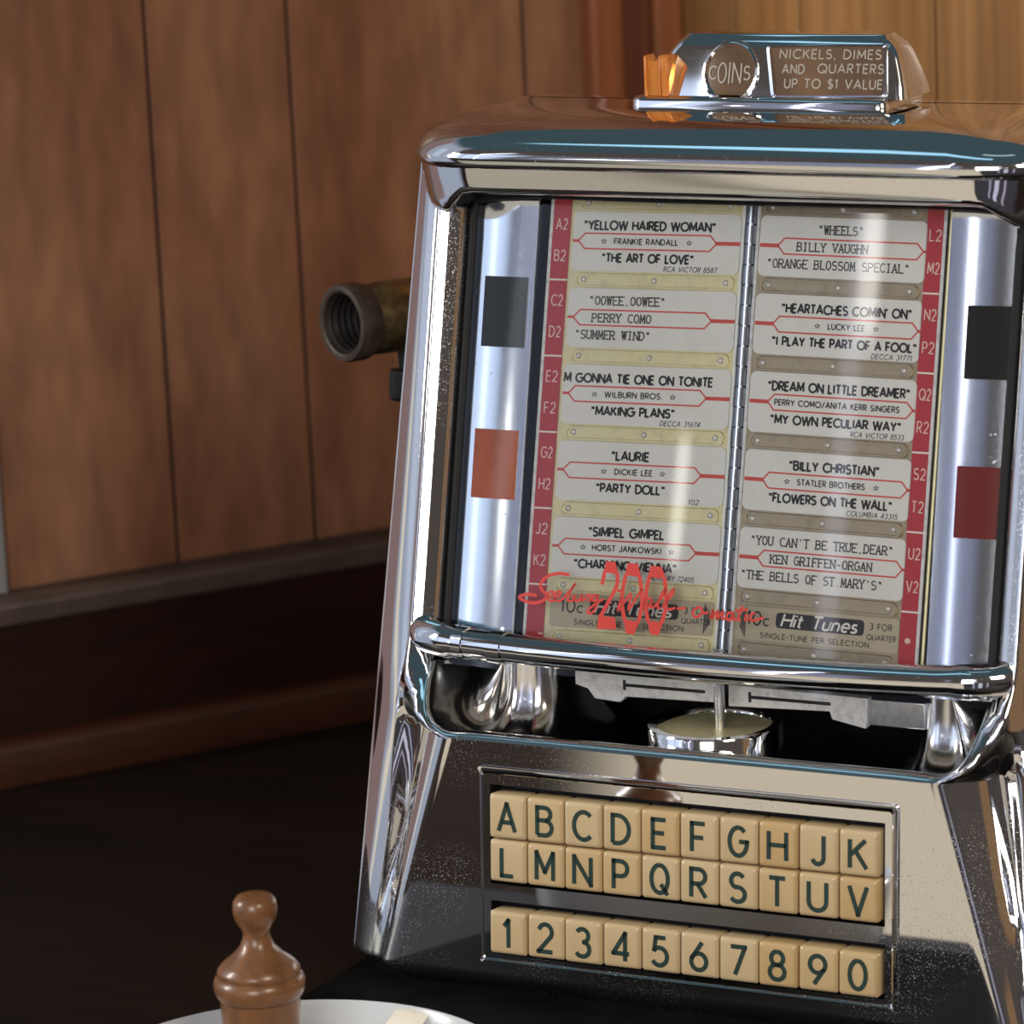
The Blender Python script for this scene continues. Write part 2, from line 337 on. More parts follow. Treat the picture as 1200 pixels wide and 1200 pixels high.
# ------------------------------------------------------------------ stroke lettering
def arc(cx, cy, rx, ry, a0, a1, n=10):
    return [(cx + rx * math.cos(math.radians(a0 + (a1 - a0) * k / n)), cy + ry * math.sin(math.radians(a0 + (a1 - a0) * k / n))) for k in range(n + 1)]
FONT = {
 'A': (.8, [[(0, 0), (.4, 1), (.8, 0)], [(.13, .33), (.67, .33)]]),
 'B': (.58, [[(0, 0), (0, 1), (.3, 1)] + arc(.3, .77, .23, .23, 90, -90) + [(0, .54)], [(.3, .54)] + arc(.3, .27, .28, .27, 90, -90) + [(0, 0)]]),
 'C': (.8, [arc(.48, .5, .48, .5, 45, 315, 16)]),
 'D': (.72, [[(0, 0), (0, 1), (.22, 1)] + arc(.22, .5, .5, .5, 90, -90, 14) + [(0, 0)]]),
 'E': (.5, [[(.5, 1), (0, 1), (0, 0), (.5, 0)], [(0, .52), (.44, .52)]]),
 'F': (.5, [[(.5, 1), (0, 1), (0, 0)], [(0, .5), (.44, .5)]]),
 'G': (.92, [arc(.48, .5, .48, .5, 45, 360, 18) + [(.52, .5)]]),
 'H': (.66, [[(0, 0), (0, 1)], [(.66, 0), (.66, 1)], [(0, .52), (.66, .52)]]),
 'I': (.14, [[(.07, 0), (.07, 1)]]),
 'J': (.42, [[(.42, 1), (.42, .22)] + arc(.21, .22, .21, .22, 0, -165, 8)]),
 'K': (.62, [[(0, 0), (0, 1)], [(.58, 1), (.03, .46)], [(.2, .62), (.62, 0)]]),
 'L': (.46, [[(0, 1), (0, 0), (.46, 0)]]),
 'M': (.84, [[(0, 0), (.06, 1), (.42, .22), (.78, 1), (.84, 0)]]),
 'N': (.7, [[(0, 0), (0, 1), (.7, 0), (.7, 1)]]),
 'O': (.98, [arc(.49, .5, .49, .5, 90, 450, 22)]),
 'P': (.54, [[(0, 0), (0, 1), (.28, 1)] + arc(.28, .73, .26, .27, 90, -90) + [(0, .46)]]),
 'Q': (.98, [arc(.49, .5, .49, .5, 90, 450, 22), [(.56, .32), (.96, -.06)]]),
 'R': (.56, [[(0, 0), (0, 1), (.28, 1)] + arc(.28, .74, .26, .26, 90, -90) + [(0, .48)], [(.24, .48), (.56, 0)]]),
 'S': (.56, [arc(.28, .75, .25, .25, 30, 270, 12)[:-1] + arc(.28, .26, .28, .26, 90, -150, 12)]),
 'T': (.6, [[(0, 1), (.6, 1)], [(.3, 1), (.3, 0)]]),
 'U': (.66, [[(0, 1), (0, .32)] + arc(.33, .32, .33, .32, 180, 360, 12) + [(.66, 1)]]),
 'V': (.76, [[(0, 1), (.38, 0), (.76, 1)]]),
 'W': (1.1, [[(0, 1), (.28, 0), (.55, .95), (.82, 0), (1.1, 1)]]),
 'X': (.66, [[(0, 0), (.64, 1)], [(.02, 1), (.66, 0)]]),
 'Y': (.66, [[(0, 1), (.33, .48), (.66, 1)], [(.33, .48), (.33, 0)]]),
 'Z': (.6, [[(0, 1), (.58, 1), (0, 0), (.6, 0)]]),
 '0': (.6, [arc(.3, .5, .3, .5, 90, 450, 20)]),
 '1': (.3, [[(.02, .78), (.2, 1), (.2, 0)]]),
 '2': (.56, [arc(.28, .72, .26, .28, 165, -35, 10) + [(0, 0), (.56, 0)]]),
 '3': (.56, [arc(.27, .76, .24, .24, 150, -90, 12), arc(.27, .27, .28, .27, 90, -150, 12)]),
 '4': (.62, [[(.46, 0), (.46, 1), (0, .27), (.62, .27)]]),
 '5': (.56, [[(.5, 1), (.12, 1), (.06, .55)] + arc(.26, .32, .3, .32, 130, -150, 14)]),
 '6': (.58, [[(.42, 1), (.08, .5)] + arc(.29, .3, .29, .3, 150, -210, 20)]),
 '7': (.54, [[(0, 1), (.54, 1), (.16, 0)]]),
 '8': (.56, [arc(.28, .76, .23, .24, 90, 450, 16), arc(.28, .27, .28, .27, 90, 450, 16)]),
 '9': (.58, [[(.16, 0), (.5, .5)] + arc(.29, .7, .29, .3, -30, 330, 20)]),
 '"': (.40, [[(.08, 1.02), (.12, .7)], [(.26, 1.02), (.30, .7)]]),
 "'": (.08, [[(.06, 1), (.03, .76)]]),
 '.': (.06, [[(.03, 0), (.03, .1)]]), ',': (.1, [[(.07, .08), (.02, -.16)]]),
 '-': (.34, [[(0, .42), (.34, .42)]]), '/': (.5, [[(0, -.08), (.5, 1.06)]]),
 '$': (.56, [arc(.28, .75, .25, .25, 30, 270, 12)[:-1] + arc(.28, .26, .28, .26, 90, -150, 12), [(.28, 1.12), (.28, -.12)]]),
 'c': (.46, [arc(.26, .34, .26, .34, 50, 310, 12)]),
 'i': (.04, [[(.02, 0), (.02, .64)], [(.02, .84), (.02, .96)]]),
 't': (.34, [[(.14, .95), (.14, .1), (.3, 0)], [(0, .64), (.32, .64)]]),
 'u': (.46, [[(0, .64), (0, .2)] + arc(.22, .2, .22, .2, 180, 360, 8) + [(.44, .64), (.44, 0)]]),
 'n': (.46, [[(0, 0), (0, .64)], [(0, .42)] + arc(.22, .42, .22, .22, 180, 0, 8) + [(.44, 0)]]),
 'e': (.5, [[(.02, .34), (.5, .34)] + arc(.26, .34, .25, .34, 0, 310, 14)]),
 's': (.38, [arc(.19, .48, .16, .16, 40, 260, 8)[:-1] + arc(.19, .16, .19, .16, 90, -150, 8)]),
 '*': (.7, [[(.35 + .36 * (1 if k % 2 == 0 else .42) * math.sin(PI * k / 5), .42 + .38 * (1 if k % 2 == 0 else .42) * math.cos(PI * k / 5)) for k in range(11)]]),
}
def ribbon(mb, pts, w, fn, mi):
    """flat brush stroke of width w along 2D pts; fn maps 2D to the surface"""
    pts = [Vector(p) for p in pts]
    pts = [p for i, p in enumerate(pts) if i == 0 or (p - pts[i - 1]).length > 1e-5]
    if len(pts) < 2: return
    runs = [[pts[0]]]
    for i in range(1, len(pts)):
        runs[-1].append(pts[i])
        if i < len(pts) - 1:
            a = (pts[i] - pts[i - 1]).normalized(); b = (pts[i + 1] - pts[i]).normalized()
            if a.dot(b) < .35: runs.append([pts[i]])
    for q, r in enumerate(runs):
        n = len(r); L = []; R = []
        for i in range(n):
            d0 = (r[i] - r[i - 1]).normalized() if i else (r[1] - r[0]).normalized()
            d1 = (r[i + 1] - r[i]).normalized() if i < n - 1 else d0
            t = (d0 + d1).normalized(); nm = Vector((-t.y, t.x)); k = 1 / max(.5, t.dot(d0))
            p = r[i].copy()
            if i == 0 and q > 0: p -= d0 * w * .4
            if i == n - 1 and q < len(runs) - 1: p += d0 * w * .4
            L.append(p + nm * w * .5 * k); R.append(p - nm * w * .5 * k)
        mb.add([fn(*p) for p in L] + [fn(*p) for p in R], [(i, i + 1, n + i + 1, n + i) for i in range(n - 1)], mi)
def text(mb, s, x0, x1, yb, h, w, fn, mi, mono=False, serif=False, gap=.2, shear=0):
    """one line of stroke letters from x0 to x1 on baseline yb"""
    if mono:
        n = len(s); pitch = (x1 - x0) / n
        for i, ch in enumerate(s):
            if ch == ' ' or ch not in FONT: continue
            wd, st = FONT[ch]; sc = pitch * .74 / max(wd, .55) if wd > .15 else pitch
            ox = x0 + (i + .5) * pitch - wd * sc / 2
            for pl in st:
                P = [(ox + a * sc, yb + b * h) for a, b in pl]; ribbon(mb, P, w, fn, mi)
                if serif and ch.isalpha() and ch not in 'OQSCG':
                    for (a, b) in (pl[0], pl[-1]):
                        if b < .02 or b > .98:
                            X = ox + a * sc; hw = pitch * .21
                            ribbon(mb, [(X - hw, yb + b * h), (X + hw, yb + b * h)], w * .9, fn, mi)
            if ch == 'I' and serif:
                for b in (0, 1): ribbon(mb, [(ox - pitch * .25, yb + b * h), (ox + pitch * .25, yb + b * h)], w * .9, fn, mi)
        return
    tot = 0
    for ch in s: tot += (.34 if ch == ' ' else FONT[ch][0]) + gap
    tot -= gap; sc = (x1 - x0) / tot; x = x0
    for ch in s:
        if ch == ' ': x += (.34 + gap) * sc; continue
        wd, st = FONT[ch]
        for pl in st: ribbon(mb, [(x + a * sc + b * h * shear, yb + b * h) for a, b in pl], w, fn, mi)
        x += (wd + gap) * sc

# ================================================================== STRUCTURE
# left wall runs along WD; its face lies at n.P = OFF - 25 (n = WN points into the room)
WD = Vector((0.54456913, 0.83871596, 0)); WN = Vector((0.83871596, -0.54456913, 0)); OFF = -511.0786
def wp(s, o, z):            # along the wall, out of the riser plane into the room, height
    p = WD * s + WN * (OFF + o); return (p.x, p.y, z)
TZ = -23.0
wall = MB()
edges = [-56, 38.1, 116.2, 252.1, 300]
for a, b in zip(edges, edges[1:]):
    wall.box(a + .9, b - .9, -40, -25, 40, 900, 0, wp)
wall.box(-56, 300, -45, -27.5, 40, 900, 1, wp)
struct(wall.build('wall_left', [PANEL, GROOVE], bevel=.8))
post = MB().box(286, 306, -40, -12, 40, 900, 0, wp); struct(post.build('trim_1', POSTW, bevel=4, seg=3))
post = MB().box(306, 326, -40, -19, 40, 900, 0, wp); struct(post.build('trim_2', POSTD, bevel=2))
post = MB().box(326, 344, -40, -14, 40, 900, 0, wp); struct(post.build('trim_3', POSTW, bevel=4, seg=3))
jm = MB().box(-84, -56.5, -40, -20, 66, 900, 0, wp); struct(jm.build('trim_4', JAMB, bevel=2))
# right wall: starts at the corner and runs toward the right front
rw = MB()
cs = 345
def rp(s, o, z):            # along the right wall, toward the room, height
    p = WD * (cs - o) + WN * (OFF - 25 + s); return (p.x, p.y, z)
re_ = [0, 58, 118.5, 236, 330, 420, 540, 640, 760, 880]
for a, b in zip(re_, re_[1:]): rw.box(a + .9, b - .9, -15, 0, -23, 900, 0, rp)
rw.box(0, 880, -20, -2.5, -23, 900, 1, rp)
struct(rw.build('wall_right', [OAK, GROOVE], bevel=.8))
# rail at the back of the table
ml = MB(); prof = [(-3, TZ), (8, TZ), (8, -6), (6, -1.5), (2, .5), (-3, 1)]
ml.loft([[wp(s, o, z) for o, z in prof] for s in (-130, 345)], True, True, True)
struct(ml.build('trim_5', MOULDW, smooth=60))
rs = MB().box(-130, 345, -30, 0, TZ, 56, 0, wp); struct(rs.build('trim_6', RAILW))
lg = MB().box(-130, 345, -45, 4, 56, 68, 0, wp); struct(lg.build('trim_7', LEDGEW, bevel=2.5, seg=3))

# ================================================================== TABLE, MAT
tb = thing('table', 'dark walnut table under the chrome wallbox, running to the wooden rail', 'table', (0, 0, TZ - 740))
top = MB()
poly = [wp(-130, -1, 0)[:2], wp(345, -1, 0)[:2], (620, 175), (620, -262), (-530, -262)]
top.prism(poly, lambda a, b: (a, b, TZ - 34), lambda a, b: (a, b, TZ))
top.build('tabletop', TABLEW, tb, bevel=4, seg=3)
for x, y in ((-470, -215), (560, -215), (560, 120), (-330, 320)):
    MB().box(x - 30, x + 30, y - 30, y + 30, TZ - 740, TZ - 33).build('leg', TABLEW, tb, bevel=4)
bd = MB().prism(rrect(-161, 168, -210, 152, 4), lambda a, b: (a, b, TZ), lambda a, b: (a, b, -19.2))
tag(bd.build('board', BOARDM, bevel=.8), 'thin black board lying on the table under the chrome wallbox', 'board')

# ================================================================== WALLBOX
BOX = thing('jukebox_wallbox', 'chrome tabletop jukebox selector with song title pages and lettered ivory keys', 'jukebox', (0, 70, -19))
KT = math.radians(4.63); SK, CK = math.sin(KT), math.cos(KT)
def pan(z): return z * math.tan(KT) + 4.3
def on_panel(x, h, out): # out = distance in front of the panel face
    return (x, h * SK + 4.3 * 1 - out * CK, h * CK + out * SK)
TL = math.tan(math.radians(14.04))
def page_y(z): return 64.67 + (z - 169.47) * TL
def glass_y(x, z): return page_y(z) - 13 - 5 * (1 - (x / 122) ** 2)

# ---- front cover (flanks + sloping key panel)
rows = [-19, -18.6, -17, -14, -11, -9, -8.4, -5, 0, 6, 14, 24, 36, 48, 60, 70, 76, 81, 84.4, 85.4, 86, 88, 90, 95, 100, 106, 112, 120, 130, 145, 165, 190, 215, 240, 265, 290, 306, 314]
def section(z):
    t = (z + 19) / 330
    xo, yo = 159.8 - 12.3 * t, 17 + 73 * t
    zz = min(z, 86)
    xf_l, yf_l = 121 + (85 - zz) * .20, pan(zz) + interp([(-19, 5), (0, 6), (85, 10.5)], zz)
    xc_l, yc_l = 105 + (85 - zz) * .2875, pan(zz)
    gi = glass_y(122, z)
    if z <= 86: P3, P5 = (xf_l + 1, yf_l), (xc_l, yc_l); P4 = (xc_l + 5, yc_l + .9)
    else:
        P3 = (interp([(86, 122), (95, 125), (104, 127.5), (122, 130.5)], z), interp([(86, yf_l), (95, 19.5), (104, 20), (112, 25), (122, glass_y(122, 122) - 8)], z) if z < 122 else gi - 8)
        P5 = (interp([(86, 105), (88, 110), (90, 113.5), (93, 116.5), (97, 119), (104, 121), (112, 122), (122, 121.5)], z),
              interp([(86, pan(86)), (90, pan(86) + 1), (95, 15), (104, 22), (112, 30), (122, glass_y(122, 122) + 4)], z) if z < 122 else gi + 4)
        k4 = sstep(86, 104, z)
        P4 = (lerp(P5[0] + 4, 123.3, k4), lerp(P5[1] + .8, min(P5[1] - 1, P3[1] + 4.2), k4))
    cr = 5.5 * sstep(4, 45, z) * (1 - sstep(88, 112, z))
    wide = sstep(95, 125, z)
    sx3 = interp([(-19, 142), (40, 132.5), (90, 130), (122, 131), (314, 131)], z)
    sy3 = interp([(-19, 8), (40, 15), (90, 23), (122, glass_y(122, 122) - 8)], z) if z < 122 else gi - 8
    A = (sx3 + lerp(6.5, 3.6, wide), sy3 + lerp(2.2, 2.6, wide))
    F = [(lerp(xo, A[0], q), lerp(yo, A[1], q) - 1.1 * math.sin(PI * q)) for q in (.06, .3, .55, .8, .95)]
    Pc = (P3[0] + lerp(4.2, 1.8, wide), P3[1] + lerp(1.5, -.1, wide) + cr)
    pts = [(134, 146), (xo - 5, yo + 22), (xo - .8, yo + 3), (xo, yo)] + F + [A, Pc, P3, P4, P5]
    r = 1 - sstep(-19, -9, z)      # tuck the foot under
    if r > 0: pts = [(x - 9 * r * r * .8, y + 9 * r * r) for x, y in pts]
    return [(p.x, p.y) for p in catmull([(*p, 0) for p in pts], 3)]
cv = MB(); idx = {}
panel_x = [-91, -60, -30, 0, 30, 60, 91]
def addv(p): cv.v.append(p); return len(cv.v) - 1
prev = None
for z in rows:
    s = section(z)
    left = [addv((-x, y, z)) for x, y in s]; right = [addv((x, y, z)) for x, y in s]
    mid = None
    if z <= 86.01:
        r = 1 - sstep(-19, -9, z)
        ex = interp([(-19, 133), (85, 103.2)], z)
        mid = [addv((x, pan(z) + 9 * r * r, z)) for x in [-ex, -ex + 1.5] + panel_x + [ex - 1.5, ex]]
    if prev:
        pl, prr, pm, pz = prev
        for A, B in ((pl, left), (prr, right)):
            for i in range(len(A) - 1): cv.f.append([A[i], A[i + 1], B[i + 1], B[i]]); cv.mi.append(0)
        if mid and pm:
            a = [pl[-1]] + pm + [prr[-1]]; b = [left[-1]] + mid + [right[-1]]
            for i in range(len(a) - 1):
                inside = 3 <= i <= 8 and pz >= -5.01 and z <= 76.01
                if not inside: cv.f.append([a[i], a[i + 1], b[i + 1], b[i]]); cv.mi.append(0)
    prev = (left, right, mid, z)
cover = cv.build('front_cover', CHROME_P, BOX, smooth=50)

# ---- tray between key panel and guard bar
rim_half = [(-122, 29.5, 112), (-121, 22, 104), (-119, 16.2, 97), (-116.4, 13.4, 92.8), (-112.5, 12.2, 89.2), (-105, pan(86), 86.2), (-90, pan(86), 86), (-60, pan(86), 86), (-30, pan(86), 86), (0, pan(86), 86)]
rim = rim_half + [(-x, y, z) for x, y, z in rim_half[-2::-1]]
rim = [tuple(p) for p in catmull(rim, 3)]
tr = MB(); rings = []
CP = [(0, 0, 0), (0, 2.0, 2.2), (0, 6, 2.6), (0, 11, .5), (0, 17, -5), (0, 24, -10.5), (0, 33, -13.5), (0, 44, -14.5), (0, 56, -14), (0, 68, -12), (0, 84, -10)]
PP = [(0, 0, 0), (0, 2.0, 2.2), (0, 6, 2.6), (0, 11, .3), (0, 17, -4), (0, 25, -7.5), (0, 34, -7.5), (0, 41, -3), (0, 45.5, 6), (0, 47, 20), (0, 47.5, 42)]
SP = [(0, 0, 0), (-1, 1, .5), (-2, 5, 0), (-3, 10, -2), (-4, 16, -4), (-6, 22, -5), (-9, 28, -3), (-12, 32, 2), (-15, 34, 8), (-18, 35, 14), (-20, 35, 22)]
CP, PP, SP = [catmull(q, 2) for q in (CP, PP, SP)]
rim = [tuple(p) for p in catmull(rim, 2)]
for k in range(len(CP)):
    ring = []
    for (x, y, z) in rim:
        sg = -1 if x < 0 else 1
        w = sstep(96, 121, abs(x)); w2 = sstep(70, 88, abs(x))
        d = [lerp(lerp(CP[k][i], PP[k][i], w2), SP[k][i], w) for i in range(3)]
        ring.append((x - sg * abs(d[0]), y + d[1], z + d[2]))
    rings.append(ring)
tr.loft(rings, False)
tr.build('tray', CHROME_T, BOX, smooth=60)

# ---- cap
def plan(front, half, back, rc, rs_, n=10):
    """plan outline, straight front edge with elliptic corners, rounded back"""
    out = []
    for k in range(n + 1):
        a = PI / 2 * k / n; e = .9
        out.append((-(half - rc) - rc * math.cos(a) ** e, front + rs_ - rs_ * math.sin(a) ** e))
    out += [(-(half - rc) + (2 * (half - rc)) * k / 8, front) for k in range(1, 8)]
    out += [(-x, y) for x, y in out[n::-1]]
    b = []
    for k in range(1, n + 1):
        a = PI / 2 * k / n; b.append((half - 12 + 12 * math.cos(a), back - 12 + 12 * math.sin(a)))
    out += b + [(-x, y) for x, y in b[::-1]]
    return out
cap = MB()
LV = [ # z, front, half, back, corner rx, corner ry
 (309, 62, 144, 148, 42, 44), (311.5, 57.5, 146.5, 150, 46, 48), (312.6, 55.6, 148, 150, 48, 50), (314, 54.6, 149, 150, 48, 50), (316, 54.2, 149.3, 150, 48, 50), (318, 54.5, 149, 150, 48, 50), (320.5, 55.6, 148, 149, 48, 50),
 (324, 58.6, 146, 147.5, 48, 49), (327, 62.8, 140.5, 145.5, 48, 48), (329.5, 68, 134, 143, 48, 46), (331.4, 75, 127, 140, 46, 42), (332.6, 84, 119, 137, 44, 36), (333, 95, 109, 133, 40, 30)]
cap.loft([[(x, y, z) for x, y in plan(f, h, b, rc, rs_)] for z, f, h, b, rc, rs_ in LV], True, True, True)
cap.build('cap', CHROME_CAP, BOX, smooth=70)

# ---- fascia under the cap lip, turning down into the flanks
fa = MB(); fr_ = []
def lip_y(x):
    x = abs(x)
    if x <= 101: return 54.4
    return 54.4 + 50 * (1 - math.sqrt(max(0, 1 - ((x - 101) / 48.2) ** 2)))
fx = [-147 + 294 * k / 60 for k in range(61)]
for dz, off in ((0, 1.2), (-3, 1.4), (-5.5, 1.7), (-7.8, 2.0), (-9.6, 2.6), (-10.8, 4), (-11.5, 7), (-11.7, 14), (-11.7, 28)):
    ring = []
    for x in fx:
        k = sstep(110, 126, abs(x)); e = -dz / 11.7
        c = sstep(112, 128, abs(x))
        ring.append((x * (1 - .0 * e), lip_y(x) + lerp(off, min(off, 9), c) + c * 4 * e, 313 + dz - 10.5 * k * e))
    fr_.append(ring)
fa.loft(fr_, False)
fa.build('fascia', CHROME_CAP, BOX, smooth=60)

# ---- dark inner case
cs_ = MB()
for a, b in ((-134, -124), (124, 134)):
    cs_.prism([(66, -15), (66, 100), (112, 296), (150, 310), (150, -15)], lambda y, z, a=a: (a, y, z), lambda y, z, b=b: (b, y, z))
cs_.box(-134, 134, 140, 150, -15, 312); cs_.box(-124, 124, 20, 140, -15, -11)
cs_.box(-124, 124, 96, 140, 60, 64)
cs_.build('case', BLACK, BOX)
# ---- gasket round the window
gk = MB()
gp = [(-119.5, glass_y(119.5, z) + 1, z) for z in (118, 150, 200, 250, 280, 290)] + [(-116, glass_y(116, 295) + 1, 296.5)]
gp += [(x, glass_y(x, 296) - .5, 299.2) for x in (-90, -60, -30, 0, 30, 60, 90)]
gp += [(116, glass_y(116, 295) + 1, 296.5)] + [(119.5, glass_y(119.5, z) + 1, z) for z in (290, 280, 250, 200, 150, 118)]
gk.tube([tuple(p) for p in catmull(gp, 3)], 2.2, 8)
gk.build('gasket', RUBBER, BOX)
# ---- glass
gl = MB(); xs = [-120 + 240 * k / 24 for k in range(25)]
gl.loft([[(x, glass_y(x, z), z) for x in xs] for z in (110, 140, 170, 200, 230, 260, 299)], False)
glass = gl.build('glass', GLASS, BOX, smooth=80); glass['label'] = 'clear curved window glass'
# ---- red lettering on the glass
SCRIPT = [[[-63.0,149.7],[-68.0,149.9],[-73.3,148.3],[-76.0,145.4],[-75.1,142.7],[-72.7,141.1],[-74.3,138.8],[-79.0,137.4],[-83.6,138.2],[-85.7,139.3],[-82.3,140.6],[-77.4,140.5]],[[-72.2,140.1],[-70.0,141.3],[-70.3,142.7],[-71.9,142.0],[-72.3,139.6],[-70.5,138.8],[-68.4,140.0]],[[-68.9,140.4],[-66.6,141.6],[-67.0,142.9],[-68.6,142.2],[-69.0,139.9],[-67.2,139.1],[-65.1,140.3]],[[-65.1,140.2],[-61.6,144.4],[-60.0,146.3],[-61.1,145.0],[-63.1,140.3],[-61.5,139.5],[-60.0,141.0],[-61.4,141.9]],[[-59.3,142.1],[-59.9,140.2],[-58.2,140.0],[-56.5,142.3],[-56.8,140.1],[-55.4,140.6]],[[-55.2,140.2],[-54.2,142.5],[-52.7,142.2],[-53.3,140.3],[-51.9,140.8]],[[-49.5,142.6],[-51.4,142.5],[-51.9,140.8],[-50.3,140.6],[-49.3,142.6],[-49.8,137.8],[-52.1,135.4],[-53.7,136.0],[-51.2,138.5],[-46.7,141.5]],[[-40.8,145.0],[-38.2,144.6],[-39.8,137.5],[-34.5,144.4],[-35.2,137.9],[-32.5,142.0],[-29.7,146.7]],[[-25.2,143.1],[-27.5,142.9],[-28.2,140.5],[-26.5,139.5],[-24.9,142.4],[-25.2,139.8],[-23.8,139.9]],[[-23.8,139.9],[-19.9,144.9],[-19.1,147.2],[-20.8,145.3],[-22.2,140.3],[-20.8,139.5]],[[-20.2,140.1],[-16.2,145.2],[-15.5,147.4],[-17.2,145.6],[-18.6,140.5],[-16.7,139.6],[-14.4,140.3]],[[-13.6,140.0],[-9.6,140.6]],[[-3.8,141.5],[-6.1,139.9],[-6.2,137.7],[-4.0,137.6],[-2.3,139.7],[-3.8,141.5]],[[-2.0,139.0],[0.4,139.5]],[[1.3,137.2],[2.2,140.4],[2.0,137.3],[4.4,140.4],[4.2,137.2],[6.6,140.2],[6.6,137.4],[7.9,137.9]],[[10.6,140.2],[8.7,139.7],[8.4,137.7],[9.8,137.2],[11.1,139.9],[11.1,137.5],[12.4,138.0]],[[14.9,143.1],[13.3,137.8],[14.6,137.5]],[[11.9,140.9],[17.4,141.8]],[[17.0,140.2],[16.4,137.8],[17.7,137.9]],[[20.6,140.5],[18.9,140.0],[18.5,138.2],[20.1,137.7],[24.4,139.1]]]
BLOCKS = [[[-46.7,156.3],[-42.4,156.2],[-40.6,151.3],[-47.4,152.0]],[[-48.5,134.9],[-40.9,134.6],[-40.0,130.0],[-48.9,129.6]],[[-36.8,156.2],[-32.2,156.2],[-30.4,151.0],[-37.8,151.5]],[[-37.1,134.2],[-30.0,133.7],[-31.8,128.6],[-35.5,128.8]],[[-26.4,155.9],[-21.6,155.7],[-19.2,151.1],[-27.5,151.4]],[[-26.4,134.5],[-19.5,134.2],[-20.9,129.1],[-24.6,129.2]]]
STROKES = [[[-47.0,152.2],[-47.7,147.0]],[[-41.4,151.9],[-41.0,147.4],[-44.8,139.7],[-47.9,133.9]],[[-37.3,151.7],[-38.3,145.6],[-38.1,139.6],[-36.5,133.8]],[[-31.2,151.6],[-29.7,145.2],[-29.3,139.3],[-30.4,133.4]],[[-26.8,151.6],[-27.7,145.4],[-27.4,139.4],[-25.9,133.9]],[[-19.9,151.5],[-19.0,146.0],[-18.6,140.0],[-19.9,134.0]]]
dc = MB()
def on_glass(x, z): return (x, glass_y(x, z) - .25, z)
for i, s in enumerate(SCRIPT):
    s = [(p.x, p.y) for p in catmull([(*p, 0) for p in s], 4)]
    ribbon(dc, s, 1.0 if i else 1.3, on_glass, 0)
for b in BLOCKS: dc.add([on_glass(*p) for p in b], [(0, 1, 2, 3)], 0)
for s in STROKES: ribbon(dc, [(p.x, p.y) for p in catmull([(*p, 0) for p in s], 4)], 1.7, on_glass, 0)
o = dc.build('lettering', DECAL, glass, smooth=0); o['label'] = 'red script and number painted on the window glass'

# ---- guard bar
bar = MB()
bp_ = [(-124, 56, 127), (-127.5, 47, 125), (-128, 39, 123.5), (-123, 32, 122.6), (-111, 27.7, 122.3), (-90, 24.5, 122.3), (-60, 22, 122.3), (-30, 20.5, 122.3), (0, 20, 122.3),
       (30, 20.5, 122.3), (60, 22, 122.3), (90, 25, 122.3), (112, 28.5, 122.4), (124, 34, 122.6), (129, 41, 123.5), (128.5, 49, 125), (124, 57, 127)]
bp_ = [tuple(p) for p in catmull(bp_, 4)]
bar.tube(bp_, [7.2 if abs(p[0]) > 108 else 6.1 for p in bp_], 20)
bar.build('guard_bar', CHROME_CAP, BOX, smooth=60)
rg = MB()
for x in (-108, -93):
    i = min(range(len(bp_)), key=lambda k: abs(bp_[k][0] - x)); rg.tube(bp_[i:i + 2], 6.7, 20)
rg.build('bar_ferrule', CHROME_CAP, BOX, smooth=40)

# ---- mirror columns with coloured windows
def col_part(xc, w, yaw):
    c = MB()
    def f(u, z):          # slightly convex strip lying along the page plane
        return (xc(z) + u, page_y(z) - 10.6 - .7 * (1 - (u / (w / 2)) ** 2) + u * math.tan(yaw), z)
    zs = [112 + 188 * k / 12 for k in range(13)]
    us = [-w / 2 + w * k / 12 for k in range(13)]
    c.loft([[f(u, z) for u in us] for z in zs], False)
    for sg in (-1, 1):
        c.loft([[f(sg * w / 2, z), (xc(z) + sg * w / 2, page_y(z) + 8, z)] for z in zs], False)
    o = c.build('mirror_column', MIRROR, BOX, smooth=60)
    return o, f
def col_window(f, u0, u1, z0, z1, mt, parent, name, lab, rec=.6):
    c = MB(); us = [u0 + (u1 - u0) * k / 8 for k in range(9)]
    g = lambda u, z: (f(u, z)[0], f(u, z)[1] - rec, z)
    c.loft([[f(u, z) if e else g(u, z) for u in us] for z, e in ((z0, 1), (z0, 0), (z1, 0), (z1, 1))], False)
    for u in (u0, u1): c.add([f(u, z0), g(u, z0), g(u, z1), f(u, z1)], [(0, 1, 2, 3)])
    o = c.build(name, mt, parent, smooth=40); o['label'] = lab
xl = lambda z: -106.5 + (z - 290) * -.004
xr = lambda z: 104.5 + (z - 290) * -.010
mL, fL = col_part(xl, 31, math.radians(-2))
col_window(fL, -7.0, 13.0, 237, 265, DARKWIN, mL, 'indicator_window', 'dark smoked window in left mirror column')
col_window(fL, -7.2, 13.0, 176.5, 204, AMBERWIN, mL, 'indicator_window', 'orange window in left mirror column')
mR, fR = col_part(xr, 29, math.radians(3.5))
col_window(fR, -5.6, 13.2, 233, 260.6, DARKWIN, mR, 'indicator_window', 'dark green-black window in right mirror column')
col_window(fR, -6.2, 11.9, 173, 200, REDWIN, mR, 'indicator_window', 'dark red window in right mirror column')
# black strips standing in for shade, and thin uprights between columns and pages
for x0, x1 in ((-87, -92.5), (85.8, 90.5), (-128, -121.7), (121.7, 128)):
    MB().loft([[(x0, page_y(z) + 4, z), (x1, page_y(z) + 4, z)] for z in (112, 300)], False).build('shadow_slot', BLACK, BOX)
for x in (86.6, 89.0):
    MB().tube([(x, page_y(z) - 3, z) for z in (114, 300)], .9, 8).build('upright_rod', CHROME if x > 88 else BRASS, BOX)

